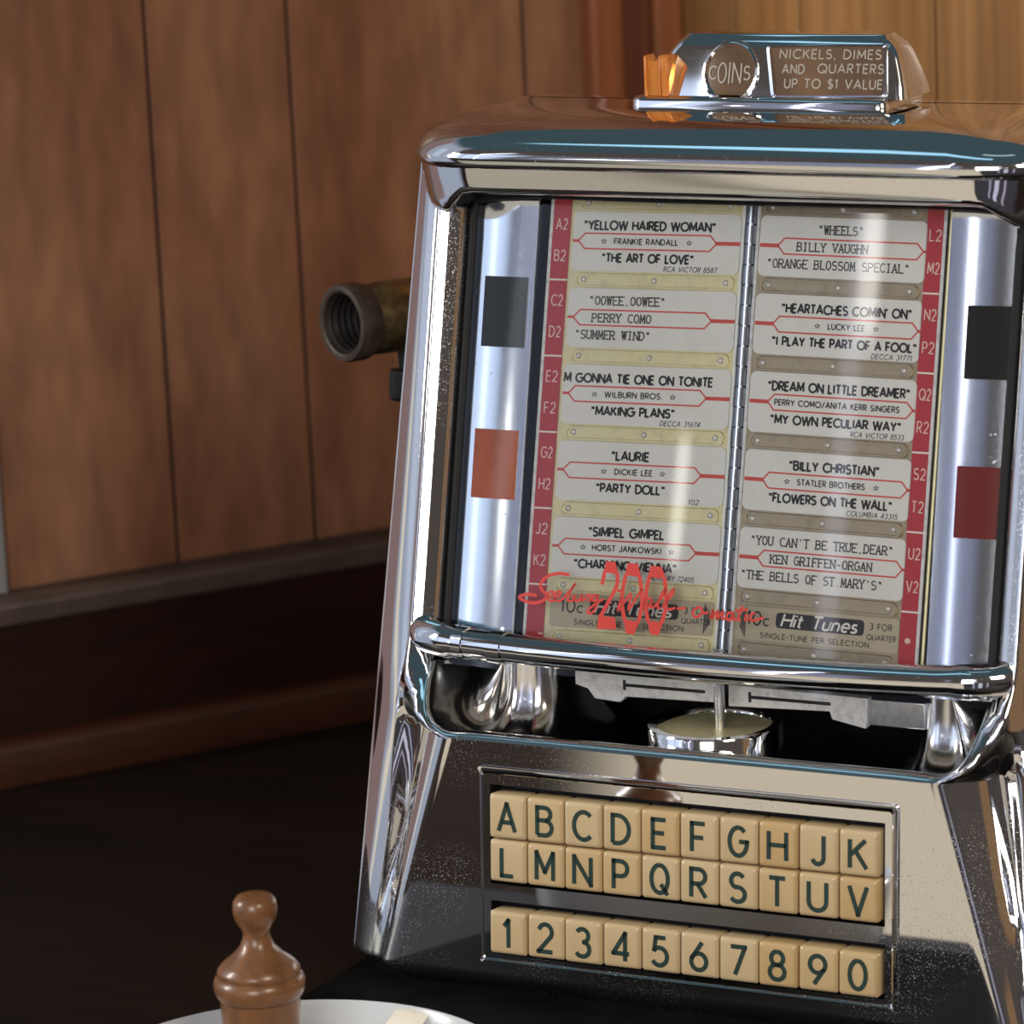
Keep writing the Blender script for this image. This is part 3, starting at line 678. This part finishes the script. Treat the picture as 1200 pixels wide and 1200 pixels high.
# ---- pages
LEAN = math.radians(14.04)
ANG = {-1: math.radians(2.85), 1: math.radians(3.33)}
def pg(side):
    ca, sa = math.cos(ANG[side]), math.sin(ANG[side])
    def f(x, h, out=0):       # x measured from the hinge outward
        return (side * x * ca, 64.67 + math.sin(LEAN) * h - x * sa - out, 169.47 + math.cos(LEAN) * h)
    return f
RP_ = 31.24; SW = 73.53; SI = 4.29; SH = 24.27
STRIPS = {
 -1: [('s', ('"YELLOW HAIRED WOMAN"', 4.9, 62.5), ('FRANKIE RANDALL', 18.6, 46.5), ('"THE ART OF LOVE"', 13.7, 53.7), ('RCA VICTOR 8587', 41, 64), (14, 51.5)),
      ('t', ('"OOWEE,OOWEE"', 9, 43), ('PERRY COMO', 10.7, 37.3), ('"SUMMER WIND"', 3.6, 37.4), None, None),
      ('s', ("M GONNA TIE ONE ON TONITE", .6, 65.7), ('WILBURN BROS.', 19, 44), ('"MAKING PLANS"', 13.5, 50), ('DECCA 31674', 44, 61.3), (14.4, 48.8)),
      ('s', ('"LAURIE', 23.8, 40.2), ('DICKIE LEE', 25.6, 42), ('"PARTY DOLL"', 17.9, 48), ('102', 58.5, 63), (20.7, 46.6)),
      ('s', ('"SIMPEL GIMPEL', 15.9, 49), ('HORST JANKOWSKI', 18, 48.3), ('"CHARMING VIENNA"', 10.4, 55.3), ('MERCURY 72405', 44, 63), (13.8, 52.7))],
 1: [('t', ('"WHEELS"', 25.7, 46), ('BILLY VAUGHN', 16.6, 48.4), ('"ORANGE BLOSSOM SPECIAL"', 3.7, 67), None, None),
     ('s', ('"HEARTACHES COMIN\' ON"', 12, 69), ('LUCKY LEE', 33, 49), ('"I PLAY THE PART OF A FOOL"', 8.6, 72), ('DECCA 31771', 52.8, 70.2), (28.2, 54)),
     ('s', ('"DREAM ON LITTLE DREAMER"', 8.2, 70.5), ('PERRY COMO/ANITA KERR SINGERS', 11.6, 66.4), ('"MY OWN PECULIAR WAY"', 10.2, 67.6), ('RCA VICTOR 8533', 46, 69), None),
     ('s', ('"BILLY CHRISTIAN"', 20, 59.5), ('STATLER BROTHERS', 24, 53.6), ('"FLOWERS ON THE WALL"', 11.8, 66), ('COLUMBIA 43315', 46.4, 68.5), (19.3, 58.6)),
     ('t', ('"YOU CAN\'T BE TRUE,DEAR"', 4.7, 68.2), ('KEN GRIFFEN-ORGAN', 14, 59.4), ('"THE BELLS OF ST.MARY\'S"', 1.3, 64.5), None, None)]}
LABEL_IDX = {-1: ['A2', 'B2', 'C2', 'D2', 'E2', 'F2', 'G2', 'H2', 'J2', 'K2'], 1: ['L2', 'M2', 'N2', 'P2', 'Q2', 'R2', 'S2', 'T2', 'U2', 'V2']}
for side in (-1, 1):
    f = pg(side); metal = BRASS if side < 0 else BRASS_SHADED
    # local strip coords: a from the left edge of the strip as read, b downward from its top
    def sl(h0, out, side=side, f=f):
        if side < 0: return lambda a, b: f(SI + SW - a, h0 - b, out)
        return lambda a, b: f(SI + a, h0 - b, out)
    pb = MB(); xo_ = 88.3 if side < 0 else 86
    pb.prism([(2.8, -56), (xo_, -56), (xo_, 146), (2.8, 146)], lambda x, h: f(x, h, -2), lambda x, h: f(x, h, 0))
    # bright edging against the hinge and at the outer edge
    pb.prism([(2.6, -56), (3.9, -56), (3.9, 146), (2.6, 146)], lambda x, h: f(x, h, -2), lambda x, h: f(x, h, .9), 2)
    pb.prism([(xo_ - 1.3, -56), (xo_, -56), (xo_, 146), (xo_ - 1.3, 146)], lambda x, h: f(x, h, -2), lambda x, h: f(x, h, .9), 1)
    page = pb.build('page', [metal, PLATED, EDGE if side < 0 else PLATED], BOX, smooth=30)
    page['label'] = 'left title page' if side < 0 else 'right title page'
    for k in range(5):
        h0 = (4 - k) * RP_
        sm = MB(); F = sl(h0, .7)
        sm.prism(rrect(0, SW, 0, SH, 2.6 if not (side < 0 and False) else 1, 4), sl(h0, .1), F)
        kind, t1, ar, t2, cat, stars = STRIPS[side][k]
        G = sl(h0, .82)
        H = lambda a, b, G=G: G(a, -b)
        rd = .62
        if side < 0:
            hx = [(2.6, 11.9), (5.6, 8.8), (60.5, 8.8), (63.4, 11.9), (60.5, 15.1), (5.6, 15.1), (2.6, 11.9)]
            tail = [(63.2, 11.9), (SW, 11.9)]; tip = [(.1, 11.9), (2.8, 11.9)]
        else:
            hx = [(8.4, 11.9), (11.2, 8.8), (69.6, 8.8), (72.4, 11.9), (69.6, 15.1), (11.2, 15.1), (8.4, 11.9)]
            tail = [(.3, 11.9), (8.6, 11.9)]; tip = [(72.3, 11.9), (SW, 11.9)]
        ribbon(sm, hx, rd, G, 2); ribbon(sm, tail, 1.55, G, 2); ribbon(sm, tip, 1.1, G, 2)
        if kind == 's':
            text(sm, t1[0], t1[1], t1[2], -7.1, 3.35, .86, H, 1)
            text(sm, ar[0], ar[1], ar[2], -13.0, 2.2, .48, H, 1, gap=.26)
            text(sm, t2[0], t2[1], t2[2], -20.3, 3.25, .86, H, 1)
            if cat: text(sm, cat[0], cat[1], cat[2], -23.7, 1.95, .3, H, 1, shear=.2, gap=.26)
            for sx_ in (stars or ()):
                text(sm, '*', sx_ - 1.15, sx_ + 1.15, -13.1, 2.7, .26, H, 1)
        else:
            text(sm, t1[0], t1[1], t1[2], -6.6, 3.3, .58, H, 3, True, True)
            text(sm, ar[0], ar[1], ar[2], -13.6, 3.2, .58, H, 3, True, True)
            text(sm, t2[0], t2[1], t2[2], -20.6, 3.3, .58, H, 3, True, True)
        sm.build('title_strip', [PAPER, INK, RED, INK_G], page, smooth=30)
    # riveted retaining rails
    for h0 in [-SH + (4 - k) * RP_ for k in range(5)] + [4 * RP_ + RP_ - SH, -45.4]:
        rl = MB()
        x0, x1 = (SI + 1.5, SI + SW - 2.5)
        out = rrect(x0, x1, h0 - 6.3, h0 - .8, 2.2, 4); inn = rrect(x0 + .8, x1 - .8, h0 - 5.6, h0 - 1.5, 1.6, 4)
        rl.loft([[f(x, h, 0) for x, h in out], [f(x, h, 1.3) for x, h in out], [f(x, h, 1.3) for x, h in inn], [f(x, h, .5) for x, h in inn]], True, False, True)
        for xr_ in (x0 + 3.6, (x0 + x1) / 2, x1 - 3.6):
            c0 = f(xr_, h0 - 3.5, .4); c = Vector(f(xr_, h0 - 3.5, 1)) - Vector(f(xr_, h0 - 3.5, 0))
            rl.lathe([(1.25, 0), (1.25, .5), (.95, 1.0), (.35, 1.25)], c0, c, 10, 1, False, True)
        rl.build('retaining_rail', [metal, PLATED], page, smooth=40)
    # red index strip
    ix = MB(); a0 = 79.3 if side < 0 else 77.4; a1 = 87 if side < 0 else 84.6
    for k in range(6):
        hb = (4 - k) * RP_ - SH - 3.5; ht = hb + RP_ - .7
        if k == 5: hb = -55
        if k == 0: ht = 146
        ix.prism([(a0, hb), (a1, hb), (a1, ht), (a0, ht)], lambda x, h: f(x, h, .1), lambda x, h: f(x, h, .7), 0)
        ix.prism([(a0, ht), (a1, ht), (a1, ht + .7), (a0, ht + .7)], lambda x, h: f(x, h, .1), lambda x, h: f(x, h, .7), 1)
    for j, s in enumerate(LABEL_IDX[side]):
        k = j // 2; hb = (4 - k) * RP_ - (7.4 if j % 2 == 0 else 20.3)
        fn = (lambda a, b: f(a1 - a, b, .8)) if side < 0 else (lambda a, b: f(a0 + a, b, .8))
        text(ix, s, 1.6, 6.4, hb, 4.3, .5, fn, 2, gap=.3)
    if side > 0: ix.lathe([(0.01, .75), (1.2, .75), (1.2, .2)], f(81, -39.5, .2), Vector(f(0, 0, 1)) - Vector(f(0, 0, 0)), 12, 2)
    ix.build('index_strip', [INDEX, WHITE, PINK], page, smooth=30)
    # price card at the foot of the page
    pc = MB(); h0 = -RP_
    P = sl(h0 - .2, .5); Q = lambda a, b: sl(h0 - .2, .62)(a, -b); Q2 = lambda a, b: sl(h0 - .2, .72)(a, -b)
    pc.prism(rrect(.8, SW - .8, 0, 13.6, 1.5, 3), sl(h0 - .2, .05), P)
    o_ = 0
    pc.add([Q(a, b) for a, b in rrect(18.5, 57.5, -7.8, -1.6, 1.6, 3)], [tuple(range(16))], 1)
    text(pc, 'Hit Tunes', 21, 54, -6.9, 4.9, .85, Q2, 2, shear=.3, gap=.18)
    text(pc, '10', 5.5, 11.8, -7.3, 5.2, .75, Q, 1, gap=.2); text(pc, 'c', 13, 15.6, -7.3, 4, .6, Q, 1)
    text(pc, 'SINGLE-TUNE PER SELECTION', 12, 60, -12.2, 2.0, .34, Q, 1, gap=.3)
    text(pc, '3 FOR', 60, 69.5, -4.9, 2.4, .38, Q, 1, gap=.3); text(pc, 'QUARTER', 59, 71.5, -9.0, 2.0, .32, Q, 1, gap=.25)
    for r in (3, 4.2, 5.4, 6.6):
        cx = 72.5 if side < 0 else 1.2
        ribbon(pc, [(cx + (-1 if side < 0 else 1) * (r * .55) , -6.5 + d * r * .9) for d in (-1, -.5, 0, .5, 1)], .45, Q, 1)
    pc.build('price_card', [GOLDTXT, INK, WHITE], page, smooth=0)
# ---- hinge between the pages
hg = MB(); f0 = lambda h, out: (0, 64.67 + math.sin(LEAN) * h - out, 169.47 + math.cos(LEAN) * h)
nk = 25
for k in range(nk):
    ha = -58 + 204 * k / nk; hb = -58 + 204 * (k + 1) / nk - .7
    hg.tube([f0(ha, 1.2), f0(hb, 1.2)], 2.5 if k % 2 else 2.35, 12)
hg.tube([f0(-58, 1.2), f0(146, 1.2)], 1.5, 8)
hg.build('hinge', HINGE, BOX, smooth=40)

# ---- hub, spindle, brackets under the pages
MB().lathe([(.1, 3.2), (22.6, 3.2), (22.6, 1)], (-4, 50, 86), (0, 0, 1), 40).build('hub_plate', BRASS, BOX, smooth=30)
hb_ = MB().lathe([(22.3, 1), (22.5, 3), (23.5, 5), (27, 5), (27.6, 4), (27.6, -8), (29, -14), (33, -17)], (-4, 50, 86), (0, 0, 1), 40)
hb_.build('hub', CHROME, BOX, smooth=40)
MB().tube([(-1.5, 50, 88), (-1.5, 50, 122)], 2.2, 14).build('spindle', STEEL, BOX)
brL = [(-68.8, 106.5), (-5.9, 107), (-6.3, 97.7), (-45.9, 96.9), (-48.6, 94.3), (-60.2, 95.0), (-63, 99), (-68.8, 100.5)]
brR = [(.3, 106), (60.9, 104.8), (59.8, 92.2), (45.2, 94.9), (44.3, 98.1), (0, 96.6)]
for poly, slot in ((brL, (-46, -10, 101.2, 102.6)), (brR, (10, 45, 100.6, 102.0))):
    b = MB().prism(poly, lambda x, z: (x, 55, z), lambda x, z: (x, 60, z), 0)
    b.box(slot[0], slot[1], 54.6, 55.5, slot[2], slot[3], 1); b.box(slot[0] - 1, slot[0] + .4, 54.6, 55.5, slot[2] - 1.5, slot[3] + 1.5, 1)
    b.build('page_bracket', [PLATED, BLACK], BOX, bevel=.8)
MB().box(60, 84, 58, 62, 93, 104).build('side_plate', STEEL, BOX, bevel=.6)

# ---- key bezel and wells
bz = MB()
def frame(o, i, d0, d1):
    ro = [on_panel(x, h, d0) for x, h in o]; r1 = [on_panel(x, h, d1) for x, h in o]
    return ro, r1
OUT = rrect(-91.8, 91.8, -5.6, 76.6, 2, 4)
bz.loft([[on_panel(x, h, -1) for x, h in OUT], [on_panel(x, h, 1.0) for x, h in OUT],
         [on_panel(x, h, 1.0) for x, h in rrect(-90.4, 90.3, -4.0, 74.6, 1.4, 4)], [on_panel(x, h, .3) for x, h in rrect(-89.4, 89.1, -3.0, 73.4, 1.2, 4)]], True)
# face plate with two slots, as strips
XS = (-89.4, -86.2, 86.2, 89.1); HS = (-3.0, -1, 21, 28, 69, 73.4)
for i in range(3):
    for j in range(5):
        if i == 1 and j in (1, 3): continue
        bz.add([on_panel(XS[i], HS[j], .3), on_panel(XS[i + 1], HS[j], .3), on_panel(XS[i + 1], HS[j + 1], .3), on_panel(XS[i], HS[j + 1], .3)], [(0, 1, 2, 3)])
bz.build('key_bezel', CHROME_P, BOX, smooth=30)
wl_ = MB()
for h0, h1 in ((-1, 21), (28, 69)):
    c = [(-86.2, h0), (86.2, h0), (86.2, h1), (-86.2, h1)]
    wl_.loft([[on_panel(x, h, .25) for x, h in c], [on_panel(x, h, -9) for x, h in c]], True, False, True)
wl_.build('key_well', BLACK, BOX, smooth=0)

# ---- keys
IVORY = mat('aged_ivory_plastic', (.66, .49, .27), .33, coat=.25)
nt = IVORY.node_tree; oi = nt.nodes.new('ShaderNodeObjectInfo'); rp2 = nt.nodes.new('ShaderNodeValToRGB')
rp2.color_ramp.elements[0].color = (.56, .43, .255, 1); rp2.color_ramp.elements[1].color = (.50, .315, .13, 1)
tcn = nt.nodes.new('ShaderNodeTexCoord'); nz = nt.nodes.new('ShaderNodeTexNoise'); nz.inputs['Scale'].default_value = 90
mad = nt.nodes.new('ShaderNodeMath'); mad.operation = 'MULTIPLY_ADD'; mad.inputs[1].default_value = .5
nt.links.new(tcn.outputs['Object'], nz.inputs[0]); nt.links.new(nz.outputs[0], mad.inputs[0])
pw = nt.nodes.new('ShaderNodeMath'); pw.operation = 'POWER'; pw.inputs[1].default_value = 2.5; nt.links.new(oi.outputs['Random'], pw.inputs[0])
ml_ = nt.nodes.new('ShaderNodeMath'); ml_.operation = 'MULTIPLY'; ml_.inputs[1].default_value = .7; nt.links.new(pw.outputs[0], ml_.inputs[0])
sb = nt.nodes.new('ShaderNodeMath'); sb.operation = 'SUBTRACT'; sb.inputs[1].default_value = .2; nt.links.new(ml_.outputs[0], sb.inputs[0])
nt.links.new(sb.outputs[0], mad.inputs[2]); nt.links.new(mad.outputs[0], rp2.inputs[0]); nt.links.new(rp2.outputs[0], nt.nodes['Principled BSDF'].inputs['Base Color'])
KEYINK = mat('green_black_engraving', (.012, .035, .028), .5)
KEYROWS = [('ABCDEFGHJK', 47.9, 65.9), ('LMNPQRSTUV', 29.9, 47.1), ('1234567890', .2, 17.8)]
KN = {'M': [[(.0, 0), (.0, 1), (.36, .3), (.72, 1), (.72, 0)]]}
for s, h0, h1 in KEYROWS:
    for i, ch in enumerate(s):
        cx = (i - 4.5) * 17.03; k = MB()
        dz = random.uniform(-.35, .35)
        def kp(x, h, out): return on_panel(cx + x, h, out + dz)
        w = 8.15
        k.loft([[kp(x, h, d) for x, h in rrect(-w + a, w - a, h0 + a, h1 - a, r, 3)] for d, a, r in ((-6, 0, 1.0), (2.9, 0, 1.0), (3.6, .25, 1.1), (4.1, .8, 1.3), (4.3, 1.6, 1.4))], True, True, True)
        wd, st = FONT[ch]
        if ch in KN: wd, st = .72, KN[ch]
        hh = 11.3; sc = hh * (.66 / max(wd, .66)) if ch not in 'I' else hh
        if ch in 'OCGQD': sc = hh * .64 / wd
        hbase = (h0 + h1) / 2 - hh / 2 - .2; ox = -wd * sc / 2
        for pl in st: ribbon(k, [(ox + a * sc, hbase + b * hh) for a, b in pl], 1.85, lambda a, b: kp(a, b, 4.42), 1)
        o = k.build('key', [IVORY, KEYINK], BOX, smooth=45, org=on_panel(cx, (h0 + h1) / 2, 0))
        o['label'] = 'ivory key marked ' + ch

# ---- coin unit on the cap
cu = MB()
plate = lambda a, z: [(x, y, z) for x, y in rrect(-56 + a, 57 - a, 100 + a, 142 - a, 5, 4)]
cu.loft([plate(0, 331.5), plate(0, 335.2), plate(.8, 336.4), plate(2.5, 336.9)], True, True, True)
# upright body: front face leans back, ends slope
def body(z, t):
    x0 = lerp(-50.5, -36.5, t ** 1.6); x1 = lerp(63, 56, t ** 1.4) - 4 * sstep(.8, 1, t)
    y0 = lerp(104.5, 112, t) + 2.5 * sstep(.85, 1, t); y1 = lerp(136, 127, t)
    return [(x, y, z) for x, y in rrect(x0, x1, y0, y1, 4.5, 4)]
cu.loft([body(336.5 + 24.5 * t, t) for t in (0, .2, .4, .6, .75, .85, .93, .98, 1)], True, True, True)
cu_o = cu.build('coin_unit', CHROME, BOX, smooth=45)
def cf(x, z, out=0):
    t = (z - 336.5) / 24.5; return (x, lerp(104.5, 112, t) - out, z)
ring = MB(); cxr, czr, rr_ = -13.2, 346.6, 11.2
def circ(r, out): return [cf(cxr + r * math.cos(a), max(337.4, czr + r * math.sin(a)), out) for a in [2 * PI * k / 40 for k in range(40)]]
ring.loft([circ(rr_ + 1.2, -.5), circ(rr_ + 1.0, 1.0), circ(rr_, 1.3), circ(rr_ - .8, .3)], True)
ring.build('round_window_rim', CHROME, cu_o, smooth=60)
rwn = MB()
for k in range(6):
    pass
rwn.loft([circ(rr_ - .5, .2), circ(7.5, .9), circ(4, 1.2), circ(.1, 1.3)], True)
def lens(x, z): return cf(x, z, 1.5 - .9 * min(1, ((x - cxr) / rr_) ** 2))
for ch, xa, xb, hh in (('C', -22.2, -19.2, 5), ('O', -18.2, -14.6, 7.6), ('I', -13.5, -12.9, 8.4), ('N', -11.6, -8.2, 7.6), ('S', -6.9, -4.4, 5.2)):
    wd, st = FONT[ch]
    for pl in st: ribbon(rwn, [(xa + a * (xb - xa) / max(wd, .02), 346.2 - hh / 2 + b * hh) for a, b in pl], .62, lens, 1)
o = rwn.build('round_window', [COINWIN, COINTXT], cu_o, smooth=60); o['label'] = 'round brown window reading COINS'
wnd = MB()
wo = [(3.0, 356.4), (52.5, 357.2), (54.5, 338.2), (7.0, 337.6)]
def rnd(poly, r=1.6):
    out = []
    n = len(poly)
    for i in range(n):
        p0, p, p1 = Vector(poly[i - 1]), Vector(poly[i]), Vector(poly[(i + 1) % n])
        a = p + (p0 - p).normalized() * r; b = p + (p1 - p).normalized() * r
        for k in range(5):
            t = k / 4; q = a * (1 - t) ** 2 + p * 2 * t * (1 - t) + b * t * t; out.append((q.x, q.y))
    return out
cc = Vector((29, 347.4))
def scp(poly, d): return [tuple(Vector(p) + (cc - Vector(p)).normalized() * d) for p in poly]
wr = MB(); A = rnd(scp(wo, -1.4)); B = rnd(wo)
wr.loft([[cf(x, z, -.4) for x, z in A], [cf(x, z, 1.0) for x, z in A], [cf(x, z, 1.1) for x, z in B], [cf(x, z, .2) for x, z in B]], True)
wr.build('coin_window_rim', CHROME, cu_o, smooth=40)
wnd.add([cf(x, z, .35) for x, z in rnd(wo, 1.4)], [tuple(range(20))], 0)
W_ = lambda x, z: cf(x, z, .5)
text(wnd, 'NICKELS, DIMES', 8, 51.5, 352.0, 3.4, .52, W_, 1, gap=.3)
text(wnd, 'AND', 9.5, 19, 346.2, 3.4, .52, W_, 1, gap=.3); text(wnd, 'QUARTERS', 25, 53, 346.5, 3.4, .52, W_, 1, gap=.3)
text(wnd, 'UP TO $1 VALUE', 11, 53, 340.6, 3.4, .52, W_, 1, gap=.3)
o = wnd.build('coin_window', [COINWIN, COINTXT], cu_o, smooth=0); o['label'] = 'brown window reading NICKELS, DIMES AND QUARTERS UP TO $1 VALUE'
am = MB()
am.prism([(-48.9, 337), (-38.2, 337), (-38.2, 353.5), (-42.2, 353.5)] + [(-45.0 + 2.8 * math.cos(q), 353.5 - 2.6 * math.sin(q)) for q in (.5, 1.0, 1.57, 2.1, 2.6)] + [(-47.8, 353.5), (-48.9, 353.5)], lambda x, z: (x, 101.8, z), lambda x, z: (x, 109, z))
for xa, xb, yy in ((-48.9, -47.5, 100.6), (-42.4, -41.6, 100.9), (-41.1, -38.2, 100.6)): am.box(xa, xb, yy, 102.2, 337, 353.2)
o = am.build('coin_button', AMBER, cu_o, bevel=.9, seg=2); o['label'] = 'translucent amber push button'

# ================================================================== LAMP SOCKET behind the wallbox
AX = Vector((-.411, -.91, .016)).normalized()
c0 = Vector((-203, 112, 235.6))
SO = thing('lamp_socket', 'empty brass lamp socket with dark threaded mouth, sticking out behind the wallbox', 'lamp socket', tuple(c0 - AX * 30))
cl = MB().lathe([(13.2, -3), (13.4, 0), (14.6, .6), (16.4, .3), (17.0, -1.2), (17.0, -8), (16.2, -10.5), (14.5, -11)], c0, AX, 44)
cl.build('collar', SOCKDARK, SO, smooth=35)
th_ = MB(); pr_ = []
for k in range(7):
    pr_ += [(13.3, -1 - k * 3.4), (12.9, -2.0 - k * 3.4), (12.0, -2.9 - k * 3.4), (12.9, -3.8 - k * 3.4)]
pr_ += [(12.5, -26), (.1, -26)]
th_.lathe(pr_, c0, AX, 40)
th_.build('threaded_lining', SOCKIN, SO, smooth=50)
sh = MB().lathe([(14.2, -9), (14.6, -11), (15.4, -14), (15.8, -26), (15.4, -40), (13, -52), (8, -58), (5, -60), (5, -72), (.1, -72)], c0, AX, 40)
sh.build('brass_shell', SOCKBRASS, SO, smooth=50)
kb = c0 - AX * 30
sw = MB().tube([kb + Vector((1, 0, -12)), kb + Vector((2, -1, -24))], 2.0, 10)
sw.lathe([(.1, 0), (5.2, .3), (5.6, 2), (5.6, 12), (4.5, 13.5), (.1, 13.8)], kb + Vector((1.5, -2, -23.5)), (-.05, 0, -1), 8)
sw.build('switch_key', RUBBER, SO, smooth=30)
ar_ = MB().tube([c0 - AX * 66, c0 - AX * 72 + Vector((14, 10, 0)), Vector((-120, 270, 245)), Vector((-60, 362, 240)), Vector((-15, 432, 238))], 4.5, 12)
ar_.build('bracket_arm', SOCKBRASS, SO, smooth=50)

# ================================================================== BOWL, MILL, PACKET
bx, by = -72, -180
bw = MB().lathe([(.1, 0), (67, 0), (70, 1), (75.5, 8), (78.5, 22), (80, 33), (80.2, 35.2), (79, 36.2), (77.4, 34.6), (75.8, 24), (73.5, 10), (70.5, 5), (.1, 4)], (bx, by, TZ), (0, 0, 1), 72)
tag(bw.build('bowl', CERAMIC, smooth=60), 'white glazed bowl at the bottom edge, holding the turned wooden mill', 'bowl')
mx_, my_ = -96, -160
ML = thing('pepper_mill', 'turned wooden mill with a knob top, standing in the white bowl', 'mill', (mx_, my_, TZ + 4.2))
zt = 72.5
bdy = MB().lathe([(.1, -18.7), (15.8, -18.7), (16.6, -16), (15.3, -4), (14.6, 12), (15.0, 32.5), (.1, 33)], (mx_, my_, 0), (0, 0, 1), 40)
bdy.build('body', MILLWOOD, ML, smooth=40)
hd = MB().lathe([(.1, 33), (15.6, 33), (16.8, 35), (17.2, 38), (16.6, 40.5), (15.2, 41.5), (15.6, 42.2), (15.4, 43.8), (13.2, 46.2), (9.6, 49), (6.6, 52.2), (5.2, 55.5), (5.0, 58), (6.2, 60.2), (7.8, 63), (8.4, 66.4), (8.0, 69.6), (6.4, 71.8), (3.5, 72.4), (.1, 72.5)], (mx_, my_, 0), (0, 0, 1), 40)
hd.build('head', MILLWOOD, ML, smooth=50)
pk = MB(); n = 9
for k in range(2):
    pass
grid = [[None] * n for _ in range(5)]
vs = []; fs = []
pr0 = Vector((-71, -101, 11.5)); du = Vector((15, -2.5, -.5)); dv = Vector((-2, -8, -5))
for j in range(5):
    for i in range(n):
        p = pr0 + du * (i / (n - 1)) + dv * (j / 4)
        bulge = 3.2 * math.sin(PI * i / (n - 1)) * math.sin(PI * j / 4 * .9 + .1)
        vs.append(tuple(p + Vector((.3, .4, .85)) * (bulge * .6 + random.uniform(-.5, .5) + 1.2)))
top_n = len(vs)
for j in range(5):
    for i in range(n):
        p = pr0 + du * (i / (n - 1)) + dv * (j / 4); vs.append(tuple(p))
for j in range(4):
    for i in range(n - 1):
        a = j * n + i; fs.append((a, a + 1, a + n + 1, a + n)); fs.append((top_n + a + n, top_n + a + n + 1, top_n + a + 1, top_n + a))
for i in range(n - 1):
    fs.append((i + 1, i, top_n + i, top_n + i + 1)); a = 4 * n + i; fs.append((a, a + 1, top_n + a + 1, top_n + a))
for j in range(4):
    a = j * n; fs.append((a, a + n, top_n + a + n, top_n + a)); a = j * n + n - 1; fs.append((a + n, a, top_n + a, top_n + a + n))
pk.add(vs, fs)
tag(pk.build('paper_packet', PACKET, smooth=60), 'small crumpled cream paper packet leaning on the rim of the white bowl', 'packet')
